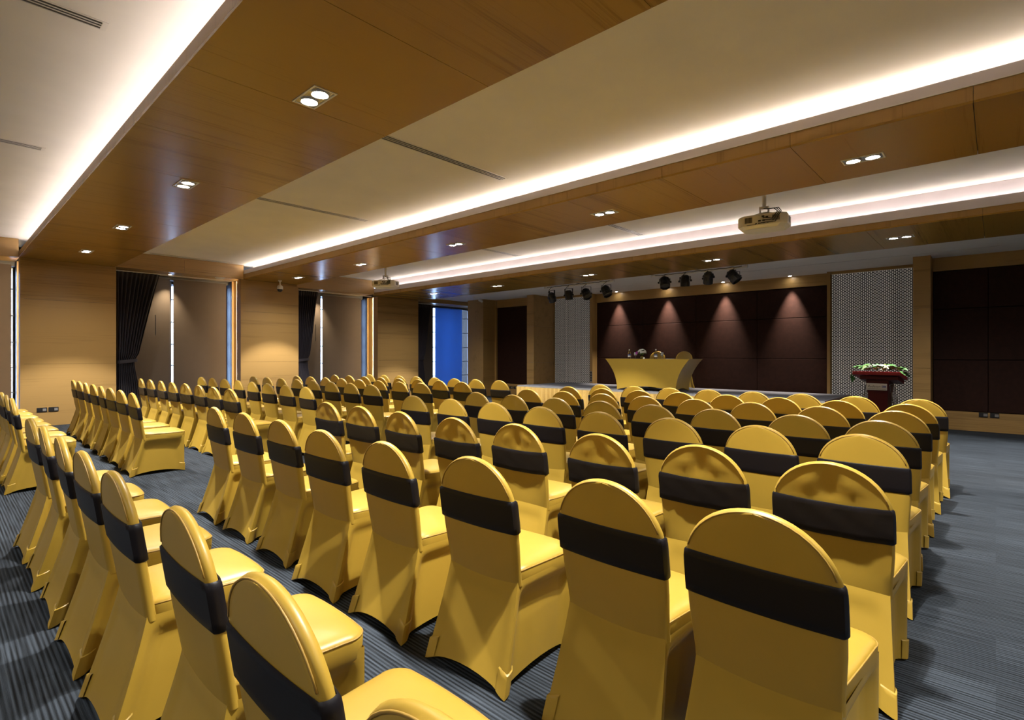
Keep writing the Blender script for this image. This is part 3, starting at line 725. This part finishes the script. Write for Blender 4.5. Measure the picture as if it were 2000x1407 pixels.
for k in range(26):
    a = k*2.4; q = math.sqrt((k+.5)/26); x, y = .21*q*math.cos(a), .09*q*math.sin(a)
    f = obj('blossom', PET, None, t); f.location = (x, y, .045+.062*(1-q*q)+rf.uniform(-.006, .012))
    f.rotation_euler = Vector((x*2.5, y*5-.3, .5)).to_track_quat('Z', 'Y').to_euler(); f.scale = (rf.uniform(.7, 1.05),)*3
for k in range(6):
    f = obj('leaf', LF1, None, t); f.location = (.24, .04+.055*k, .0-.012*k); f.rotation_euler = (-.18, 0, -.9+.2*(k % 3)); f.scale = (1.3,)*3
for k in range(3):
    f = obj('leaf', LF1, None, t); f.location = (-.29, -.12, -.02-.03*k); f.rotation_euler = (-1.0, 0, 1.4-.3*k); f.scale = (1.1,)*3

# ------------------------------------------------------------------ lighting bars and stage lights
def light_bar(x0, x1, label, nm):
    y = 10.62; z = 3.078; xc = (x0+x1)/2; h = (x1-x0)/2
    t = thing('lighting_bar', label, 'light bar', (xc, y, z), group='pipe lighting bars before the stage')
    obj('pipe', MB().tube([(-h, 0, 0), (h, 0, 0)], .029, 12), M['steel'], t, smooth=True, sharp=50)
    for x in (-h+.02, 0, h-.02):
        b = obj('bracket', MB().box(x-.022, x+.022, -.022, .022, .0, ZF-z), M['white'], t); obj('ceiling_plate', MB().box(x-.06, x+.06, -.05, .05, ZF-z-.006, ZF-z), M['white'], b)
    for k in range(9):
        x = -h+.25+(2*h-.5)*k/8
        obj('cable_tie', MB().lathe([(.0265, -.008), (.028, -.006), (.028, .006), (.0265, .008)], 10).xform(Matrix.Translation((x, 0, 0)) @ Matrix.Rotation(PI/2, 4, 'Y')), M['black'], t)
    obj('cable', MB().tube([(-h+.1+2*(h-.1)*k/30, -.026, .012+.008*math.sin(k*1.7)) for k in range(31)], .007, 6), M['black'], t, smooth=True)
def stage_light(x, z, pitch, roll, yaw, label, kind):
    y = 10.62; pz = 3.078
    t = thing('stage_light', label, 'stage light', (x, y, pz), yaw, 'black stage lights on the bars')
    m = MB().tube([(0, -.0, .03), (0, .028, .0), (0, 0, -.03), (0, -.028, 0), (0, 0, .03)], .007, 6)
    obj('clamp', m, M['black_metal'], t, smooth=True)
    obj('clamp_bolt', MB().tube([(0, 0, -.02), (0, 0, -.075)], .008, 8), M['steel'], t, smooth=True)
    yk = MB(); w = .118; d = pz - z; 
    yk.box(-w, w, -.018, .018, -.078, -.07); yk.box(-w, -w+.006, -.018, .018, -d-.02, -.07); yk.box(w-.006, w, -.018, .018, -d-.02, -.07)
    obj('yoke', yk, M['black_metal'], t)
    R_ = Matrix.Translation((0, 0, -d)) @ Euler((pitch, roll, 0)).to_matrix().to_4x4()
    hb = MB()
    if kind == 'round':
        hb.lathe([(0, .15), (.06, .15), (.095, .12), (.108, .08), (.112, -.02), (.118, -.03), (.118, -.14), (.105, -.14), (.103, -.10), (0, -.09)], 20)
    else:
        hb.lathe([(0, .15), (.085, .15), (.12, .11), (.125, -.05), (.135, -.06), (.135, -.15), (.12, -.15), (.115, -.11), (0, -.10)], 8)
    hb.xform(R_ @ Matrix.Scale(.82, 4))
    h = obj('housing', hb, M['black_metal'], t, smooth=True, sharp=35)
    obj('lens', MB().lathe([(0.001, -.082), (.04, -.085), (.082, -.080)], 16).xform(R_), M['glossy_white'], h, smooth=True)
    for k in range(4):
        obj('cooling_fin', MB().box(-.06, .06, -.104, -.088, .0+.02*k, .007+.02*k).xform(R_ @ Matrix.Rotation(PI/2*(k % 2), 4, 'Z')), M['black'], h)
    for s in (-1, 1): obj('tilt_knob', MB().lathe([(.022, 0), (.022, .025), (0, .027)], 10).xform(Matrix.Translation((s*w, 0, -d)) @ Matrix.Rotation(s*PI/2, 4, 'Y')), M['black'], t, smooth=True, sharp=40)
    obj('power_cable', MB().tube([(.02, -.03, -.0), (-.05, -.05, -.06), (-.09, -.05, -.12), (-.06, -.04, -d+.10)], .006, 6), M['black'], t, smooth=True)
light_bar(-8.57, -6.52, 'silver pipe bar with four stage lights before the left screen', 'left')
light_bar(-5.57, -3.54, 'silver pipe bar with four stage lights above the stage table', 'right')
SPL = [(-8.34, 2.83, .5, .35, -.3, 'round', 'tilted black stage light at the far left end of the left bar'),
       (-7.81, 2.845, .15, 0, .0, 'round', 'upright round black stage light, second on the left bar'),
       (-7.29, 2.845, -.5, -.5, .4, 'box', 'boxy black stage light turned sideways, third on the left bar'),
       (-6.73, 2.86, -.3, -.5, .3, 'box', 'boxy black stage light at the right end of the left bar'),
       (-5.26, 2.93, -.5, -.25, .2, 'box', 'tilted black stage light at the left end of the right bar'),
       (-4.80, 2.918, .1, .05, 0, 'round', 'upright black stage light, second on the right bar'),
       (-4.31, 2.935, .4, .45, -.3, 'round', 'black stage light leaning left, third on the right bar'),
       (-3.81, 2.917, -.3, -.6, .5, 'box', 'boxy black stage light at the right end of the right bar')]
for x, z, p, r, yw, kd, lab in SPL: stage_light(x, z, p, r, yw, lab, kd)

# ------------------------------------------------------------------ projectors
def projector(x, y, z, zc, yaw, label):
    t = thing('projector', label, 'projector', (x, y, z), yaw, 'ceiling projectors')
    w, d, h = .29, .20, .085
    c = .07
    def ring(zz, k):
        return [(-(w-c)*k, -d*k, zz), ((w-c)*k, -d*k, zz), (w*k, (-d+c)*k, zz), (w*k, (d-c)*k, zz), ((w-c)*k, d*k, zz), (-(w-c)*k, d*k, zz), (-w*k, (d-c)*k, zz), (-w*k, (-d+c)*k, zz)]
    m = MB().grid([ring(-h, .82), ring(-h+.035, .99), ring(-.02, 1.0), ring(h-.02, 1.0), ring(h, .95)], True)
    m.f.append(tuple(range(8))); b = len(m.v)-8; m.f.append(tuple(b+i for i in range(8)))
    bd = obj('body', m, M['offwhite'], t, bevel=.004)
    for x0, x1, n in ((-.19, -.11, 9), (.13, .205, 8)):
        for k in range(n):
            xx = x0 + (x1-x0)*k/(n-1); obj('grille_slot', MB().box(xx-.003, xx+.003, -d-.003, -d+.004, -.015, .055), M['black'], bd)
    for k in range(6):
        yy = -.05 + .02*k; obj('grille_slot', MB().box(w-.004, w+.003, yy-.005, yy+.005, -.02, .05), M['grey'], bd)
    for (px, pz, pw, ph) in ((-.02, .0, .03, .018), (.03, .0, .025, .02), (.065, .04, .03, .015), (-.06, -.03, .02, .01), (-.02, -.03, .03, .01), (.03, -.03, .03, .012), (.075, -.03, .02, .012), (.02, .05, .03, .022)):
        obj('port', MB().box(px-pw/2, px+pw/2, -d-.004, -d+.002, pz-ph/2, pz+ph/2), M['black'], bd)
    obj('button_strip', MB().box(-.17, -.06, -d-.003, -d+.002, -.045, -.038), M['grey'], bd)
    obj('lens', MB().lathe([(.06, 0), (.06, .05), (.045, .055), (.04, .03), (0, .025)], 18).xform(Matrix.Translation((-.08, d-.02, .0)) @ Matrix.Rotation(-PI/2, 4, 'X')), M['black'], t, smooth=True, sharp=40)
    obj('pole', MB().tube([(0, 0, h+.13), (0, 0, zc-z)], .024, 14), M['white'], t, smooth=True, sharp=50)
    obj('ceiling_flange', MB().lathe([(.07, 0), (.07, -.012), (.026, -.02)], 18, (0, 0, zc-z)), M['white'], t, smooth=True, sharp=40)
    obj('mount_plate', MB().box(-.055, .055, -.04, .04, h+.11, h+.13).box(-.055, -.045, -.04, .04, h+.05, h+.11).box(.045, .055, -.04, .04, h+.05, h+.11).box(-.055, .055, -.04, .04, h+.045, h+.055), M['white'], t)
    for sx in (-1, 1):
        for sy in (-1, 1): obj('mount_arm', MB().tube([(sx*.03, sy*.03, h+.05), (sx*.16, sy*.12, h-.001)], .008, 6), M['white'], t)
    for k in range(3):
        obj('cable', MB().tube([(.0, -.03, h+.10), (.06+.01*k, -.10, h+.075), (.14+.025*k, -.16, h+.06), (.19+.02*k, -d-.03, h-.0), (.13+.02*k, -d-.05, -.0-.02*k), (.04-.02*k, -d-.02, .03-.03*k), (.02-.01*k, -d, .03-.03*k)], .006, 6), M['black'], t, smooth=True)
projector(-2.20, 7.22, 3.065, ZC, .12, 'white ceiling projector with dangling black cables, the nearer one')
projector(-10.78, 7.30, 3.05, ZC, .55, 'white ceiling projector by the windows, the farther one')

# ------------------------------------------------------------------ cameras and detectors
t = thing('dome_camera', 'white dome camera hanging from the second beam by the pillar', 'camera', (-13.02, 5.76, 3.2))
obj('ceiling_flange', MB().lathe([(0, 0), (.045, 0), (.045, -.015), (.018, -.03)], 18), M['white'], t, smooth=True, sharp=40)
obj('stem', MB().lathe([(.018, -.025), (.018, -.10), (.03, -.12)], 14), M['white'], t, smooth=True)
obj('housing', MB().lathe([(.03, -.115), (.065, -.14), (.072, -.19), (.068, -.22)], 20), M['white'], t, smooth=True)
obj('dome', MB().lathe([(.066, -.218), (.058, -.25), (.035, -.275), (.001, -.283)], 20), M['black'], t, smooth=True)
def detector(x, y, z, label, r=.07):
    t = thing('smoke_detector', label, 'detector', (x, y, z), 0, 'white smoke detectors')
    obj('base', MB().lathe([(0, 0), (r, 0), (r, -.014), (r*.9, -.018)], 20), M['white'], t, smooth=True, sharp=40)
    obj('sensor_cap', MB().lathe([(r*.85, -.016), (r*.8, -.034), (r*.5, -.045), (0.001, -.047)], 20), M['white'], t, smooth=True)
detector(-13.62, 4.60, 3.21, 'white round detector under the soffit of the left window', .11)
detector(-12.0, 11.45, ZF, 'white round detector on the ceiling near the blue window', .09)
t = thing('bullet_camera', 'small white camera on the ceiling corner beyond the blue window', 'camera', (-12.33, 12.0, ZF))
obj('base', MB().lathe([(0, 0), (.05, 0), (.05, -.02), (0.001, -.03)], 16), M['white'], t, smooth=True, sharp=40)
obj('body', MB().lathe([(.0, .09), (.035, .085), (.038, .0), (.038, -.06), (.0, -.06)], 14).xform(Matrix.Translation((0, -.02, -.07)) @ Matrix.Rotation(1.3, 4, 'X')), M['white'], t, smooth=True, sharp=40)
obj('lens', MB().lathe([(.025, -.062), (0.001, -.064)], 12).xform(Matrix.Translation((0, -.02, -.07)) @ Matrix.Rotation(1.3, 4, 'X')), M['black'], t)

# ------------------------------------------------------------------ sockets
def socket(loc, rotz, label, w=.075):
    t = thing('wall_socket', label, 'socket', loc, rotz, 'black wall sockets')
    obj('plate', MB().box(-w, w, -.010, 0, -.042, .042), M['black'], t, bevel=.003)
    for s in (-1, 1): obj('insert', MB().box(s*w*.48-.026, s*w*.48+.026, -.013, -.009, -.024, .024), M['grey'] if s > 0 else M['black_metal'], t)
# local -Y is the front of the plate
socket((XW, 1.40, .315), PI/2, 'black wall socket low on the nearest pillar, left of two')
socket((XW, 1.57, .315), PI/2, 'black wall socket low on the nearest pillar, right of two')
socket((XW, 5.24, .29), PI/2, 'black wall socket low on the middle pillar')
socket((XW, 9.97, .24), PI/2, 'black wall socket low on the farthest pillar')
socket((-.165, 12.63, .30), 0, 'dark socket in the right dado, left of two', .06)
socket((-.015, 12.63, .30), 0, 'dark socket in the right dado, right of two', .06)
socket((-11.64, 12.68, .30), 0, 'black wall socket left of the stage, left of two')
socket((-11.45, 12.68, .30), 0, 'black wall socket left of the stage, right of two')
t = thing('outlet_panel', 'tall narrow outlet panel on the wooden post left of the stage', 'socket', (-8.855, 13.16, .72))
obj('plate', MB().box(-.035, .035, -.008, 0, -.16, .16), M['grey'], t)
for k in range(4): obj('outlet', MB().box(-.025, .025, -.012, -.007, -.14+.075*k, -.085+.075*k), M['black'], t)

# ------------------------------------------------------------------ blinds and curtains
def blind(y0, y1, x, ztop, label, mat=None, chain=False):
    t = thing('roller_blind', label, 'blind', (x, (y0+y1)/2, 0), 0, 'brown roller blinds in the windows')
    h = (y1-y0)/2
    rows = [[(.004*math.sin(3*k/12*PI)*0, -h+2*h*k/12, z) for k in range(13)] for z in [.12+(ztop-.17)*i/8 for i in range(9)]]
    m = MB().grid(rows); m.grid([[(px-.003, py, pz) for px, py, pz in r] for r in rows])
    obj('blind_fabric', m, mat or M['blind'], t)
    obj('roller_tube', MB().tube([(-.02, -h, ztop-.04), (-.02, h, ztop-.04)], .022, 12), M['frame_alu'], t, smooth=True, sharp=50)
    obj('bottom_rail', MB().box(-.012, .010, -h, h, .105, .13), M['frame_alu'], t)
    if chain: obj('pull_chain', MB().tube([(.02, h+.02, ztop-.05), (.022, h+.03, 1.6), (.02, h+.015, .75), (.018, h, .85), (.016, h, ztop-.05)], .004, 5), M['white'], t)
m, nt, p = new_mat('daylight_tinted_blind')  # blue daylight glow put into this cloth's tint and translucency
p.inputs['Base Color'].default_value = (.10, .12, .20, 1); p.inputs['Roughness'].default_value = .8
tl = nt.nodes.new('ShaderNodeBsdfTranslucent'); tl.inputs[0].default_value = (.20, .36, .66, 1)
mxs = nt.nodes.new('ShaderNodeMixShader'); mxs.inputs[0].default_value = .45
nzb = nt.nodes.new('ShaderNodeTexNoise'); nzb.inputs['Scale'].default_value = 3.0
mrb = nt.nodes.new('ShaderNodeMapRange'); mrb.inputs[3].default_value = .40; mrb.inputs[4].default_value = .50
nt.links.new(nzb.outputs['Fac'], mrb.inputs[0]); nt.links.new(mrb.outputs[0], mxs.inputs[0])
nt.links.new(p.outputs[0], mxs.inputs[1]); nt.links.new(tl.outputs[0], mxs.inputs[2]); nt.links.new(mxs.outputs[0], nt.nodes['Material Output'].inputs[0])
M['blue_lit_blind'] = m
blind(-1.1, 1.03, XB, 3.2, 'brown roller blind at the left edge, left of the nearest pillar')
blind(2.58, 3.735, XB, 3.2, 'brown roller blind in the left window, left half behind the curtain')
blind(3.805, 4.965, XB, 3.2, 'brown roller blind in the left window, right half')
blind(6.48, 7.485, XB, 3.13, 'brown roller blind in the middle window, left half behind the curtain')
blind(7.535, 8.80, XB, 3.13, 'brown roller blind in the middle window, right half')
blind(10.38, 11.59, XB, 3.05, 'dark roller blind in the right window, left half behind the curtain')
blind(11.68, 12.92, XB, 3.05, 'roller blind glowing blue in the right window', M['blue_lit_blind'], True)

def curtain(y0, ytop, ztop, label, tail=True):
    t = thing('curtain', label, 'curtain', (-13.72, y0, 0), 0, 'black tied back curtains')
    wt = ytop - y0; wk = .37; zk = 1.25
    def width(z):
        if z > zk: q = (z-zk)/(ztop-zk); return wk + (wt-wk)*(q**1.0)*(.9+.1*q)
        return wk*(.86 + .22*sstep(zk, .6, z))
    zs = [ztop-.0, ztop-.1, ztop-.2] + [ztop-.2-(ztop-.2-zk)*k/12 for k in range(1, 13)]
    def surf(zl, n=110, N=10):
        rows = []
        for z in zl:
            w = width(z); a = .042 if z < ztop-.15 else .012
            rows.append([(a*math.sin(2*PI*N*(k/n)**1.05+.6*math.sin(z*2+k*.1)) + .012*math.sin(5*k/n+z), w*k/n, z) for k in range(n+1)])
        return rows
    obj('drape', MB().grid(surf(zs)), M['curtain'], t, smooth=True)
    obj('tail', MB().grid(surf([zk, 1.15, 1.0, .8, .6, .4, .2, .04])), M['curtain'], t, smooth=True)
    tb = []
    for k in range(25):
        a = 2*PI*k/24; tb.append((.05*math.cos(a), wk/2*.98+(wk/2+.012)*math.sin(a), zk-.02+.02*math.sin(a)))
    obj('tieback', MB().grid([[(x, y, z-.035) for x, y, z in tb], [(x*1.08, y, z) for x, y, z in tb], [(x, y, z+.035) for x, y, z in tb]]), M['curtain'], t, smooth=True)
    obj('curtain_track', MB().box(-.03, .01, -.01, 2.3, ztop+.0, ztop+.018), M['white'], t)
    obj('pull_rod', MB().tube([(.05, wt-.09, ztop-.9), (.05, wt-.09, ztop-1.35)], .007, 6), M['black'], t)
curtain(2.60, 3.39, 3.15, 'black curtain tied back at the left window beside the nearest pillar')
curtain(6.49, 7.11, 3.09, 'black curtain tied back at the middle window beside the second pillar')
curtain(10.40, 11.05, 3.01, 'black curtain tied back at the blue right window')
